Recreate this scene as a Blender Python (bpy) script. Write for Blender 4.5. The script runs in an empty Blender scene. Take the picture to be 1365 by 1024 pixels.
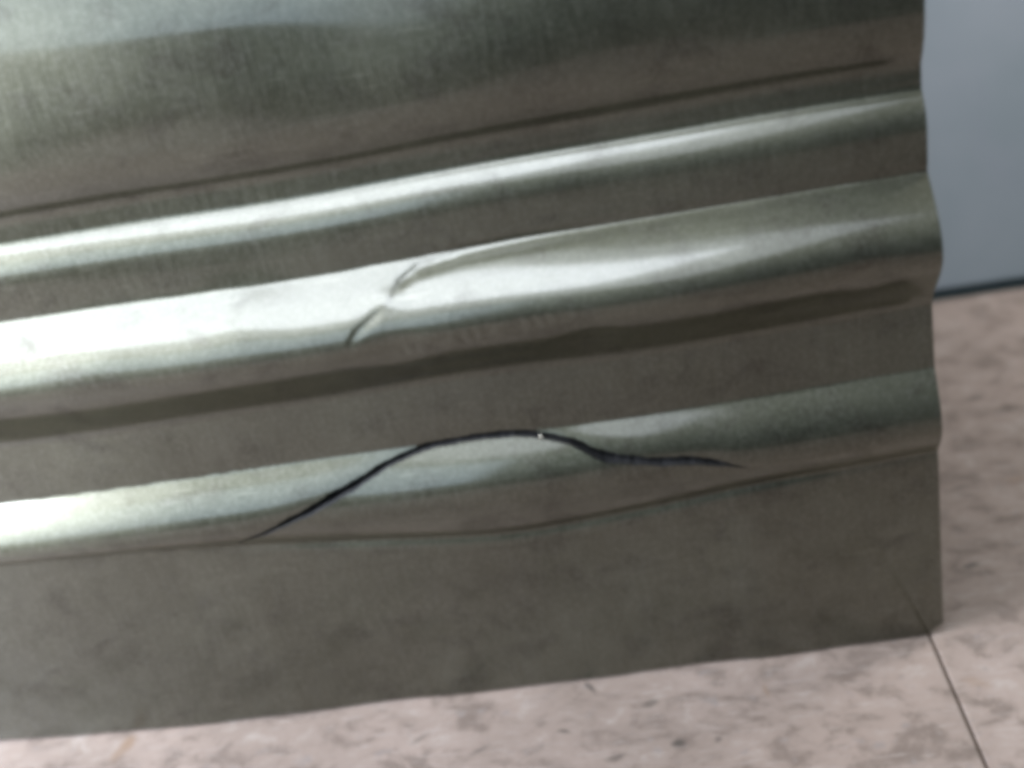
import bpy, bmesh, math, random
import numpy as np
from mathutils import Matrix, Vector

random.seed(4)
scene = bpy.context.scene
col = scene.collection

# ------------------------------------------------------------------ camera
CAM = Vector((-0.0801, -0.3181, 0.2613))
YAW, PITCH, ROLL = -0.12907, 0.43662, -0.20146
fw = Vector((math.sin(YAW) * math.cos(PITCH), math.cos(YAW) * math.cos(PITCH), -math.sin(PITCH)))
rt = Vector((math.cos(YAW), -math.sin(YAW), 0))
up = rt.cross(fw)
r2 = rt * math.cos(ROLL) + up * math.sin(ROLL)
u2 = -rt * math.sin(ROLL) + up * math.cos(ROLL)
cd = bpy.data.cameras.new("camera")
cam = bpy.data.objects.new("camera", cd)
col.objects.link(cam)
cam.matrix_world = Matrix(((r2.x, u2.x, -fw.x, CAM.x), (r2.y, u2.y, -fw.y, CAM.y),
                           (r2.z, u2.z, -fw.z, CAM.z), (0, 0, 0, 1)))
cd.sensor_width = 36.0
cd.lens = 36.0 * 1600 / 1365
cd.clip_start = 0.01
cd.clip_end = 50
cd.dof.use_dof = True
cd.dof.focus_distance = 0.352
cd.dof.aperture_fstop = 6.0
scene.camera = cam

# ------------------------------------------------------------------ light
world = bpy.data.worlds.new("World")
scene.world = world
world.use_nodes = True
bg = world.node_tree.nodes["Background"]
bg.inputs["Color"].default_value = (0.72, 0.94, 1.0, 1)
bg.inputs["Strength"].default_value = 0.10


def area(name, az, el, dist, w, h, power, color):
    l = bpy.data.lights.new(name, 'AREA')
    l.shape = 'RECTANGLE'
    l.size, l.size_y = w, h
    l.energy = power
    l.color = color
    o = bpy.data.objects.new(name, l)
    col.objects.link(o)
    a, e = math.radians(az), math.radians(el)
    t = Vector((-0.13, 0.0, 0.12))
    p = t + dist * Vector((math.sin(a) * math.cos(e), -math.cos(a) * math.cos(e), math.sin(e)))
    o.location = p
    o.rotation_euler = (t - p).to_track_quat('-Z', 'Y').to_euler()
    return o


area("window_light", -71, 18, 0.66, 0.36, 0.38, 22, (0.81, 0.86, 1.0))
area("far_window_light", -32, 18, 1.75, 1.5, 0.80, 9, (0.66, 0.84, 1.0))
area("ceiling_light", -33, 55, 1.6, 2.3, 1.25, 22, (0.82, 0.89, 1.0))
area("ceiling_light_core", -36, 57, 1.55, 1.5, 0.70, 24, (0.84, 0.90, 1.0))  # brighter core added inside the ceiling light to soften its edge
back = area("back_fill_light", 120, 80, 1.7, 0.15, 0.15, 1.7, (1.0, 0.95, 0.90))  # low fill added out of view to brighten the floor behind the sheet
back.location = (0.28, 0.15, 0.40)
back.rotation_euler = (0, math.radians(25), 0)

scene.view_settings.view_transform = 'Standard'
scene.view_settings.look = 'None'
scene.view_settings.exposure = 0.0
scene.view_settings.gamma = 1.0
scene.cycles.filter_width = 5.5
scene.cycles.max_bounces = 6
scene.cycles.diffuse_bounces = 3
scene.cycles.glossy_bounces = 4


# ------------------------------------------------------------------ node helpers
class NT:
    def __init__(self, name):
        self.m = bpy.data.materials.new(name)
        self.m.use_nodes = True
        self.t = self.m.node_tree
        self.bsdf = self.t.nodes["Principled BSDF"]
        self.coord = self.t.nodes.new("ShaderNodeTexCoord").outputs["Object"]

    def link(self, a, b):
        self.t.links.new(a, b)

    def mapping(self, scale=(1, 1, 1), rot=(0, 0, 0), loc=(0, 0, 0), src=None):
        n = self.t.nodes.new("ShaderNodeMapping")
        n.inputs["Scale"].default_value = scale
        n.inputs["Rotation"].default_value = rot
        n.inputs["Location"].default_value = loc
        self.link(src or self.coord, n.inputs["Vector"])
        return n.outputs["Vector"]

    def noise(self, vec, scale, detail=3, rough=0.55, dist=0.0):
        n = self.t.nodes.new("ShaderNodeTexNoise")
        n.inputs["Scale"].default_value = scale
        n.inputs["Detail"].default_value = detail
        n.inputs["Roughness"].default_value = rough
        n.inputs["Distortion"].default_value = dist
        self.link(vec, n.inputs["Vector"])
        return n.outputs["Fac"]

    def ramp(self, fac, lo, hi, a=0.0, b=1.0):
        n = self.t.nodes.new("ShaderNodeMapRange")
        n.interpolation_type = 'SMOOTHSTEP'
        n.inputs["From Min"].default_value = lo
        n.inputs["From Max"].default_value = hi
        n.inputs["To Min"].default_value = a
        n.inputs["To Max"].default_value = b
        self.link(fac, n.inputs["Value"])
        return n.outputs["Result"]

    def math(self, op, a, b=None):
        n = self.t.nodes.new("ShaderNodeMath")
        n.operation = op
        for i, v in enumerate((a, b)):
            if v is None:
                continue
            if isinstance(v, (int, float)):
                n.inputs[i].default_value = v
            else:
                self.link(v, n.inputs[i])
        return n.outputs[0]

    def mix(self, fac, a, b, mode='MIX'):
        n = self.t.nodes.new("ShaderNodeMix")
        n.data_type = 'RGBA'
        n.blend_type = mode
        for sock, v in ((n.inputs["Factor"], fac), (n.inputs["A"] if False else n.inputs[6], a), (n.inputs[7], b)):
            if isinstance(v, (int, float)):
                sock.default_value = v
            elif isinstance(v, tuple):
                sock.default_value = (*v, 1)
            else:
                self.link(v, sock)
        return n.outputs[2]

    def bump(self, height, strength, distance):
        n = self.t.nodes.new("ShaderNodeBump")
        n.inputs["Strength"].default_value = strength
        n.inputs["Distance"].default_value = distance
        self.link(height, n.inputs["Height"])
        self.link(n.outputs["Normal"], self.bsdf.inputs["Normal"])

    def spot(self, p, r, soft=0.5, stretch=(1, 1), ang=0.0, wob=None):
        """a blot of its own shape at point p (object x,y) radius r"""
        n = self.t.nodes.new("ShaderNodeMapping")
        n.vector_type = 'TEXTURE'
        n.inputs["Location"].default_value = (p[0], p[1], 0)
        n.inputs["Rotation"].default_value = (0, 0, ang)
        n.inputs["Scale"].default_value = (stretch[0], stretch[1], 1e3)
        src = self.coord if wob is None else wob
        self.link(src, n.inputs["Vector"])
        l = self.t.nodes.new("ShaderNodeVectorMath")
        l.operation = 'LENGTH'
        self.link(n.outputs["Vector"], l.inputs[0])
        return self.ramp(l.outputs["Value"], r * (1 - soft), r, 1.0, 0.0)

    def set(self, **kw):
        for k, v in kw.items():
            s = self.bsdf.inputs[k.replace('_', ' ')]
            if isinstance(v, tuple):
                s.default_value = (*v, 1)
            elif isinstance(v, (int, float)):
                s.default_value = v
            else:
                self.link(v, s)


# ------------------------------------------------------------------ materials
def make_metal():
    n = NT("galvanised_sheet")
    streak = n.noise(n.mapping((1100, 1100, 80)), 1.0, 3, 0.6)
    fine = n.noise(n.mapping((1, 1, 1)), 850, 2, 0.7)
    cloud = n.noise(n.mapping((1, 1, 1)), 16, 4, 0.55)
    grime = n.noise(n.mapping((1, 1, 1.4)), 60, 5, 0.62, 0.6)
    scr = n.noise(n.mapping((60, 60, 1500), (0, math.radians(14), 0)), 1.0, 2, 0.5, 0.2)
    c = n.mix(n.ramp(cloud, 0.3, 0.75), (0.066, 0.067, 0.056), (0.084, 0.085, 0.072))
    c = n.mix(n.ramp(grime, 0.50, 0.74, 0, 0.60), c, (0.044, 0.039, 0.027))
    c = n.mix(n.ramp(streak, 0.35, 0.75, 0.0, 0.20), c, (0.135, 0.136, 0.134))
    c = n.mix(n.ramp(fine, 0.40, 0.72, 0.0, 0.34), c, (0.16, 0.161, 0.158))
    c = n.mix(n.ramp(scr, 0.66, 0.74, 0.0, 0.30), c, (0.20, 0.20, 0.19))
    r = n.math('ADD', n.ramp(streak, 0.3, 0.7, 0.41, 0.46), n.ramp(cloud, 0.3, 0.7, -0.04, 0.05))
    n.set(Base_Color=c, Metallic=1.0, Roughness=r)
    n.set(Coat_Weight=n.ramp(grime, 0.45, 0.8, 0.85, 0.5), Coat_Roughness=n.ramp(cloud, 0.3, 0.7, 0.09, 0.15), Coat_IOR=1.75)
    n.bsdf.inputs["Coat Tint"].default_value = (1.0, 0.98, 0.76, 1)
    h = n.math('ADD', n.math('MULTIPLY', streak, 0.6), n.math('MULTIPLY', fine, 0.9))
    n.bump(h, 0.16, 0.00012)
    return n.m


def make_edge():
    n = NT("sheared_edge")
    f = n.noise(n.mapping((1, 1, 1)), 600, 3)
    n.set(Base_Color=n.mix(f, (0.35, 0.33, 0.26), (0.6, 0.57, 0.48)), Metallic=1.0, Roughness=0.45)
    return n.m


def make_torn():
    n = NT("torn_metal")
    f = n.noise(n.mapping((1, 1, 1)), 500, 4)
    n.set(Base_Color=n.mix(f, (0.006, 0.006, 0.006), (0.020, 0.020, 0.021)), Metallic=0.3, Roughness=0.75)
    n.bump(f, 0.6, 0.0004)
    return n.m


def make_floor():
    n = NT("scuffed_pale_tile")
    # all tiles read one shared field in world space so that scuffs run across joints
    g = n.t.nodes.new("ShaderNodeNewGeometry").outputs["Position"]
    n.coord = g
    wobn = n.t.nodes.new("ShaderNodeTexNoise")
    wobn.inputs["Scale"].default_value = 260
    n.link(g, wobn.inputs["Vector"])
    vm = n.t.nodes.new("ShaderNodeVectorMath"); vm.operation = 'SCALE'
    sub = n.t.nodes.new("ShaderNodeVectorMath"); sub.operation = 'SUBTRACT'
    n.link(wobn.outputs["Color"], sub.inputs[0]); sub.inputs[1].default_value = (.5, .5, .5)
    n.link(sub.outputs[0], vm.inputs[0]); vm.inputs["Scale"].default_value = 0.0022
    ad = n.t.nodes.new("ShaderNodeVectorMath"); ad.operation = 'ADD'
    n.link(g, ad.inputs[0]); n.link(vm.outputs[0], ad.inputs[1])
    wob = ad.outputs[0]
    big = n.noise(g, 14, 5, 0.6, 0.3)
    mid = n.noise(n.mapping((62, 80, 40), (0, 0, math.radians(-32))), 1.0, 6, 0.70, 0.35)
    scr = n.noise(n.mapping((70, 900, 40), (0, 0, math.radians(58))), 1.0, 3, 0.6, 0.3)
    scr2 = n.noise(n.mapping((60, 900, 40), (0, 0, math.radians(-62))), 1.0, 3, 0.6, 0.3)
    speck = n.noise(wob, 150, 3, 0.55)
    fine = n.noise(g, 900, 2, 0.6)
    c = n.mix(n.ramp(big, 0.3, 0.7), (0.136, 0.105, 0.085), (0.184, 0.143, 0.118))
    c = n.mix(n.ramp(mid, 0.46, 0.64, 0, 0.9), c, (0.086, 0.064, 0.050))
    c = n.mix(n.ramp(mid, 0.30, 0.45, 0.5, 0), c, (0.25, 0.222, 0.194))
    c = n.mix(n.ramp(scr, 0.58, 0.70, 0, 0.45), c, (0.25, 0.222, 0.198))
    c = n.mix(n.ramp(scr2, 0.57, 0.70, 0, 0.6), c, (0.18, 0.148, 0.128))
    c = n.mix(n.ramp(speck, 0.63, 0.70, 0, 0.8), c, (0.13, 0.108, 0.095))
    c = n.mix(n.ramp(fine, 0.4, 0.7, 0, 0.15), c, (0.16, 0.14, 0.128))
    for (x, y, r, sx, sy, a, k, f) in STAINS:
        c = n.mix(n.math('MULTIPLY', n.spot((x, y), r, 0.8, (sx, sy), a, wob), f), c, k)
    n.set(Base_Color=c, Roughness=n.ramp(mid, 0.3, 0.7, 0.42, 0.6))
    n.set(Specular_IOR_Level=0.35)
    n.bump(n.math('ADD', n.math('MULTIPLY', scr, 0.5), n.math('ADD', mid, n.math('MULTIPLY', fine, 0.2))), 0.4, 0.0006)
    return n.m


def make_wall():
    n = NT("blue_grey_paint")
    a = n.noise(n.mapping((1, 1, 1)), 9, 4)
    b = n.noise(n.mapping((1, 1, 0.35)), 40, 4)
    c = n.mix(n.ramp(a, 0.35, 0.65), (0.136, 0.158, 0.166), (0.162, 0.179, 0.189))
    c = n.mix(n.ramp(b, 0.5, 0.75, 0, 0.3), c, (0.138, 0.147, 0.168))
    n.set(Base_Color=c, Roughness=0.5)
    n.bump(n.noise(n.mapping(), 500, 2), 0.15, 0.0005)
    return n.m


def make_plain(name, c, rough):
    n = NT(name)
    f = n.noise(n.mapping(), 300, 3)
    n.set(Base_Color=n.mix(f, tuple(v * 0.7 for v in c), tuple(v * 1.3 for v in c)), Roughness=rough)
    return n.m


# photo pixel -> floor point, used to place marks that lie on the floor
def floor_pt(px, py):
    d = fw + r2 * ((px - 682.5) / 1600) - u2 * ((py - 512) / 1600)
    t = -CAM.z / d.z
    p = CAM + d * t
    return p.x, p.y


STAINS = []
DK, RU = (0.030, 0.025, 0.020), (0.13, 0.085, 0.055)
for (px, py, r, sx, sy, a, k, f) in [
    (172, 990, .0035, 1, 1.6, .2, RU, .85), (160, 1002, .003, 1, 2.5, -.3, RU, .6),
    (787, 917, .0022, .6, 2.2, .5, DK, .8), (905, 991, .0026, 1.3, 1, .2, DK, .8),
    (866, 938, .003, 1.4, .8, .3, DK, .6), (820, 1010, .003, 1.6, .7, .3, DK, .55),
    (752, 975, .002, 1.6, .7, -.4, DK, .7), (958, 985, .0018, 1, 1, 0, DK, .6),
    (1022, 920, .002, .5, 2.0, .2, RU, .6), (1295, 754, .0028, 1.6, .8, .2, DK, .75),
    (1300, 530, .004, 1.6, .7, 0, DK, .45), (1345, 545, .004, 1.6, .6, .2, DK, .5),
    (1280, 650, .004, 2, .5, .3, DK, .45), (1355, 640, .004, 1.5, .8, 0, RU, .5),
    (1300, 910, .004, 1.5, .8, -.5, RU, .45), (560, 985, .003, 1.8, .5, .6, DK, .45),
    (640, 1000, .003, 1.8, .5, .6, DK, .45), (1290, 660, .003, 2, .6, -.6, DK, .4),
]:
    x, y = floor_pt(px, py)
    STAINS.append((x, y, r, sx, sy, a, k, f))

M_METAL, M_EDGE, M_TORN = make_metal(), make_edge(), make_torn()
M_TILE, M_WALL = make_floor(), make_wall()
M_GROUT = make_plain("dark_joint", (0.10, 0.065, 0.04), 0.9)
M_SKIRT = make_plain("dark_gap", (0.03, 0.05, 0.05), 0.8)


def link_mesh(name, verts, faces, mat, parent=None, loc=(0, 0, 0), smooth=False):
    me = bpy.data.meshes.new(name)
    me.from_pydata(verts, [], faces)
    me.materials.append(mat)
    if smooth:
        me.polygons.foreach_set("use_smooth", [True] * len(me.polygons))
    me.update()
    o = bpy.data.objects.new(name, me)
    col.objects.link(o)
    o.parent = parent
    o.location = loc
    return o


def box(name, lo, hi, mat, parent=None, bevel=0.0):
    bm = bmesh.new()
    bmesh.ops.create_cube(bm, size=1)
    c = [(a + b) / 2 for a, b in zip(lo, hi)]
    s = [b - a for a, b in zip(lo, hi)]
    for v in bm.verts:
        v.co = Vector((v.co.x * s[0], v.co.y * s[1], v.co.z * s[2]))
    if bevel:
        bmesh.ops.bevel(bm, geom=bm.edges[:], offset=bevel, segments=2, affect='EDGES', profile=0.6)
    me = bpy.data.meshes.new(name)
    bm.to_mesh(me); bm.free()
    me.materials.append(mat)
    o = bpy.data.objects.new(name, me)
    col.objects.link(o)
    o.parent = parent
    o.location = c
    return o


# ------------------------------------------------------------------ setting
JX, TW, TL, GAP = -0.0042, 0.450, 0.700, 0.0009
floor = box("floor", (-0.903, -0.437, -0.03), (0.895, 0.262, -0.0016), M_GROUT)
floor["kind"] = "structure"
floor["label"] = "pale scuffed tiled floor under the metal sheet"
fl = Vector(floor.location)
tile_me = None
for i in range(-2, 2):
    for j in range(0, 1):
        x0 = JX + i * TW + GAP / 2
        y1 = 0.262 - j * TL - GAP / 2
        if tile_me is None:
            t = box("tile", (x0, y1 - TL + GAP, -0.0126), (x0 + TW - GAP, y1, 0), M_TILE, None, 0.0007)
            tile_me = t.data
        else:
            t = bpy.data.objects.new("tile", tile_me)
            col.objects.link(t)
            t.location = (x0 + (TW - GAP) / 2, y1 - (TL - GAP) / 2, -0.0063)
        t.parent = floor
        t.matrix_parent_inverse = Matrix.Identity(4)
        t.location = Vector(t.location) - fl
wall = box("wall", (-0.9, 0.267, 0.0032), (0.9, 0.32, 0.9), M_WALL, None, 0.001)
wall["kind"] = "structure"
wall["label"] = "blue grey painted wall behind the metal sheet"
gap = box("skirting_gap", (-0.9, 0.2725, -0.03), (0.9, 0.31, 0.0012), M_SKIRT, wall)
gap.location = Vector(gap.location) - Vector(wall.location)


# ------------------------------------------------------------------ the metal sheet
def pchip(xs, ys):
    xs, ys = np.array(xs, float), np.array(ys, float)
    h = np.diff(xs); dl = np.diff(ys) / h
    m = np.zeros_like(ys)
    for k in range(1, len(xs) - 1):
        if dl[k - 1] * dl[k] > 0:
            w1, w2 = 2 * h[k] + h[k - 1], h[k] + 2 * h[k - 1]
            m[k] = (w1 + w2) / (w1 / dl[k - 1] + w2 / dl[k])
    m[0], m[-1] = dl[0], dl[-1]

    def f(x):
        x = np.clip(x, xs[0], xs[-1])
        k = np.clip(np.searchsorted(xs, x) - 1, 0, len(h) - 1)
        t = (x - xs[k]) / h[k]
        return ((1 + 2 * t) * (1 - t) ** 2 * ys[k] + t * (1 - t) ** 2 * h[k] * m[k]
                + t * t * (3 - 2 * t) * ys[k + 1] + t * t * (t - 1) * h[k] * m[k + 1])
    return f


def sstep(a, b, x):
    t = np.clip((x - a) / (b - a), 0, 1)
    return t * t * (3 - 2 * t)


ZT = 0.300
# upper part of the profile (rib_1 and field), height -> how far it stands out
RR = [.1680 + .0095 * k / 8 for k in range(9)]
RD = [.0006 - .0043 * (k / 8) ** 2 for k in range(9)]
PROF = pchip([0, .1560, .1600, .1650] + RR + [.1783, .1805, .1835, .1848, .1880, .1925, .1990, .2120, .2260, .2400, .3000],
             [0, .0000, .0002, .0005] + RD + [-.0039, -.0038, -.0036, -.0033, -.0014, .0008, .0024, .0034, .0034, .0026, -.0050])
# lower crease of the bottom rib
ZL3 = pchip([-.42, -.29, -.217, -.174, -.1265, -.091, -.056, .01], [.0735, .0735, .0705, .0665, .0622, .0640, .0670, .0695])
H3 = pchip([-.42, -.25, -.20, -.15, -.10, -.05, .01], [.0078, .0077, .0073, .0069, .0067, .0062, .0056])
ZU3 = .0972
ZP3X = pchip([-.42, -.24, -.18, -.13, -.09, -.05, .01], [.0810, .0810, .0812, .0818, .0815, .0808, .0808])
ZL2, ZP2, ZU2 = .1165, .1375, .1560
CRX = np.array([-.222, -.2163, -.1863, -.1703, -.1574, -.143, -.1291, -.1157, -.1071, -.0987, -.0878, -.0679, -.0572, -.052])
CRZ = np.array([.0720, .0740, .0850, .0911, .0957, .0978, .0979, .0960, .0932, .0885, .0852, .0815, .0772, .0755])
CRX2 = np.concatenate([[-.42, -.30], CRX, [-.03, .02]])
CRZ2 = np.concatenate([[.0790, .0790], CRZ, [.0790, .0790]])
crack_z = pchip(CRX2, CRZ2)
GW = pchip([-.5, -.2163, -.205, -.186, -.168, -.157, -.140, -.118, -.1150, -.109, -.098, -.088, -.068, -.0545, .05],
           [0, 0, .0004, .00085, .0008, .00055, .0006, .00058, .00058, .0006, .0009, .0008, .0007, 0, 0])
MX = np.array([.1302, .1363, .1416, .1470, .1515, .1537, .1548])     # heights on the pucker in the middle rib
MY = np.array([-.1655, -.164, -.1600, -.1503, -.1459, -.1400, -.1270])
pucker_x = pchip(MX, MY)


def depth(x, z, side):
    """how far the sheet stands out towards the viewer at (x, z); side +1 above, -1 below the split"""
    wob = .0004 * np.sin(x * 31 + 1.0) + .0002 * np.sin(x * 67 + .4)
    zz = z + wob
    d = PROF(zz)
    # ridge and field flatten and wander a little along the length
    d = d + sstep(.19, .24, z) * (.0009 * np.sin(x * 23 + z * 30) + .0005 * np.sin(x * 52 - z * 44 + 2))
    # middle rib
    h2 = .0128 + .0006 * np.sin(x * 19 + 2.2) + .0002 * np.sin(x * 61)
    px = pucker_x(np.clip(z, MX[0], MX[-1]))
    swell = sstep(px - .0010, px + .0016, x) * sstep(.1245, .134, z) * sstep(.160, .1535, z)
    fade = 1 - .75 * sstep(-.13, -.02, x)
    zl2 = ZL2 + .0010 * np.sin(x * 33 + .6)
    lo = np.clip((zz - zl2) / (ZP2 - zl2), 0, 1)
    hi = np.clip((ZU2 - zz) / (ZU2 - ZP2), 0, 1)
    s2 = np.where(zz < ZP2, sstep(0, 1, lo) * .55 + .45 * np.sin(lo * np.pi / 2) ** 1.2, np.sin(hi * np.pi / 2) ** 1.04)
    d = d + h2 * s2 - .00006 * swell * fade
    # groove of the puckered fold and its chatter marks
    gx = np.interp(x, [-.1655, -.1600, -.1503, -.1459, -.1400, -.1269, -.1098, -.0763, .01], [.133, .1405, .1462, .1508, .1533, .1549, .1556, .1560, .1560])
    gd = np.abs(z - gx) / .0017
    gs = sstep(-.1640, -.158, x) * (.34 - .34 * sstep(-.1535, -.1500, x) + sstep(-.1495, -.143, x)) * (1 - .65 * sstep(-.12, -.08, x))
    d = d - .0008 * gs * np.exp(-gd * gd)
    ch = np.exp(-((z - .1345 - (x + .13) * .06) / .0026) ** 2) * sstep(-.155, -.145, x) * (1 - sstep(-.11, -.095, x))
    d = d - .00008 * ch * (1 + np.sin(x * 1180 + 2.2 * np.sin(x * 310 + z * 200)))
    # a few soft knocks
    for (kx, kz, kr, ka) in KNOCKS:
        d = d + ka * np.exp(-(((x - kx) / (kr * 1.8)) ** 2 + ((z - kz) / kr) ** 2))
    d = d - .0125 * np.exp(-(((x + .145) / .060) ** 2 + ((z - .262) / .022) ** 2))  # dent added to the field so it mirrors the ceiling light as a band
    # bottom rib
    zl, h3, zp3 = ZL3(x), H3(x), ZP3X(x)
    zu = ZU3 + .0006 * np.sin(x * 27)
    lo = np.clip((z - zl) / (zp3 - zl), 0, 1)
    hi = np.clip((zu - z) / (zu - zp3), 0, 1)
    s3 = np.where(z < zp3, np.sin(lo * np.pi / 2) ** 1.15, np.sin(hi * np.pi / 2) ** 1.05)
    d = d + h3 * s3
    # crease where the bulge under the split folds into the flange
    d = d - .0009 * sstep(-.24, -.17, x) * (1 - .6 * sstep(-.06, -.02, x)) * np.exp(-((z - zl - .0008) / .0022) ** 2)
    # lips of the split: metal below is pushed out, above it is sucked in
    g = GW(x) / .0010
    zc = crack_z(x)
    if side < 0:
        d = d + .0007 * g * np.exp(-np.maximum(zc - z, 0) / .007)
    else:
        d = d - .0012 * g * np.exp(-np.maximum(z - zc, 0) / .004)
    d = d - .16 * x * (x + .30)
    # the web and flange are never quite flat
    d = d + .00045 * np.sin(x * 17 + z * 35 + .8) + .0003 * np.sin(x * 44 - z * 61)
    d = d + .022 * np.minimum(z - .066, 0)
    return d


KNOCKS = [(-.150, .1342, .0045, -.0008), (-.1500, .1478, .0024, .0004), (-.19, .150, .006, .0007), (-.095, .127, .004, -.0008),
          (-.235, .147, .007, .0005), (-.02, .133, .004, -.0007)]

ROOT = Vector((-.21, 0, 0))
sheet = bpy.data.objects.new("metal_sheet", None)
sheet.empty_display_size = .05
col.objects.link(sheet)
sheet.location = ROOT
sheet["label"] = "dented grey galvanised metal sheet with pressed ribs and a dark split, standing on pale tiles"
sheet["category"] = "metal sheet"

XS = np.concatenate([np.arange(-.42, -.31, .004), np.arange(-.31, -.0005, .0007), [-.0003, 0.0]])
TH = .0012


def strip(name, zlo, zhi, n, side=0, label=None):
    """one band of the sheet between two edges given per column; front, back and true normals"""
    t = np.linspace(0, 1, n)[:, None]
    zlo = np.broadcast_to(np.asarray(zlo, float), XS.shape)
    zhi = np.broadcast_to(np.asarray(zhi, float), XS.shape)
    Z = zlo[None, :] * (1 - t) + zhi[None, :] * t
    X = np.broadcast_to(XS[None, :], Z.shape)
    e = 1e-4
    D = depth(X, Z, side)
    dx = (depth(X + e, Z, side) - depth(X - e, Z, side)) / (2 * e)
    dz = (depth(X, Z + e, side) - depth(X, Z - e, side)) / (2 * e)
    N = np.stack([-dx, -np.ones_like(dx), -dz], -1)
    N /= np.linalg.norm(N, axis=-1, keepdims=True)
    P = np.stack([X - ROOT.x, -D, Z], -1)
    B = P - N * TH
    r, c = Z.shape
    idx = np.arange(r * c).reshape(r, c)
    q = np.stack([idx[:-1, :-1], idx[:-1, 1:], idx[1:, 1:], idx[1:, :-1]], -1).reshape(-1, 4)
    V = np.concatenate([P.reshape(-1, 3), B.reshape(-1, 3)])
    NN = np.concatenate([N.reshape(-1, 3), -N.reshape(-1, 3)])
    F = np.concatenate([q, q[:, ::-1] + r * c])
    me = bpy.data.meshes.new(name)
    me.from_pydata(V.tolist(), [], F.tolist())
    me.materials.append(M_METAL)
    me.polygons.foreach_set("use_smooth", [True] * len(me.polygons))
    me.update()
    me.normals_split_custom_set_from_vertices(NN.tolist())
    o = bpy.data.objects.new(name, me)
    col.objects.link(o)
    o.parent = sheet
    if label:
        o["label"] = label
    EDGE.append((P[:, -1], B[:, -1]))
    return o


EDGE = []
zb = np.maximum(0.0009 + .0005 * np.sin(XS * 37 + 1) * np.sin(XS * 91), (XS + .0062) * .78)                      # clipped bottom corner
zc, gw = crack_z(XS), GW(XS)
gw = gw * 1.45 * (1 + .18 * np.sin(XS * 530) * np.sin(XS * 291 + 1) + .06 * np.sin(XS * 2300))
zc = zc + np.minimum(1, gw / .0004) * (.00012 * np.sin(XS * 410 + .5) + .00004 * np.sin(XS * 1570))
ZFL = .058
strip("flange", zb, ZFL, 60)
ribc = strip("rib", ZFL, zc - gw, 60, -1, "lowest rib, split open by a long dark crack")
strip_top = strip("rib_shoulder", zc + gw, .1040, 60, 1)
strip("web", .1040, .1165, 16)
strip("rib", .1165, .1575, 110, 0, "broad middle rib with a pucker")
strip("recess", .1575, .1680, 16)
strip("rib", .1680, .1848, 60, 0, "narrow bright upper rib")
strip("field", .1848, ZT, 120)

# cut right edge, from all bands
ev, ef = [], []
for (p, b) in EDGE:
    k = len(ev)
    for i in range(len(p)):
        ev.append((p[i][0], p[i][1], p[i][2])); ev.append((b[i][0], b[i][1], b[i][2]))
    ef += [(k + 2 * i, k + 2 * i + 1, k + 2 * i + 3, k + 2 * i + 2) for i in range(len(p) - 1)]
link_mesh("cut_edge", ev, ef, M_EDGE, sheet)

# inside of the split: torn walls that run back behind the sheet
sel = np.where(gw > 1e-5)[0]
cv, cf = [], []
for n_, i in enumerate(sel):
    x = XS[i]
    zu, zl = zc[i] + gw[i], zc[i] - gw[i]
    du = float(depth(np.array([x]), np.array([zu]), 1)[0]); dl = float(depth(np.array([x]), np.array([zl]), -1)[0])
    k = min(1.0, gw[i] / .0008)
    rag = .0003 * math.sin(x * 2100) + .0002 * math.sin(x * 3700 + 1)
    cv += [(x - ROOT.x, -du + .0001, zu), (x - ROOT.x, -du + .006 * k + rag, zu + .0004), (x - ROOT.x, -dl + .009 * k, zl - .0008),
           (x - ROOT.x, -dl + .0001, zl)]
    if n_:
        a, b = 4 * (n_ - 1), 4 * n_
        for m in range(3):
            cf.append((a + m, b + m, b + m + 1, a + m + 1))
crack = link_mesh("crack", cv, cf, M_TORN, sheet, smooth=True)
crack["label"] = "long dark curved crack torn along the lowest rib"

# bright slivers: one still bridges the split, one is curled up on the middle rib
def burr(bx, bz, side, size):
    bd = float(depth(np.array([bx]), np.array([bz - .001]), side)[0])
    bv, bf = [], []
    for i in range(9):
        a = math.pi * i / 8
        for j in range(6):
            b = 2 * math.pi * j / 6
            rr = size * (1 + .22 * math.cos(b))
            bv.append((bx - ROOT.x + .0003 * math.sin(b) + .0004 * math.sin(a * 1.7), -bd - .0003 - size * .55 * math.sin(a), bz + rr * math.cos(a)))
        if i:
            for j in range(6):
                bf.append(((i - 1) * 6 + j, (i - 1) * 6 + (j + 1) % 6, i * 6 + (j + 1) % 6, i * 6 + j))
    return link_mesh("burr", bv, bf, M_EDGE, sheet, smooth=True)


burr(-.1155, float(crack_z(np.array([-.1155]))[0]), -1, .0007)
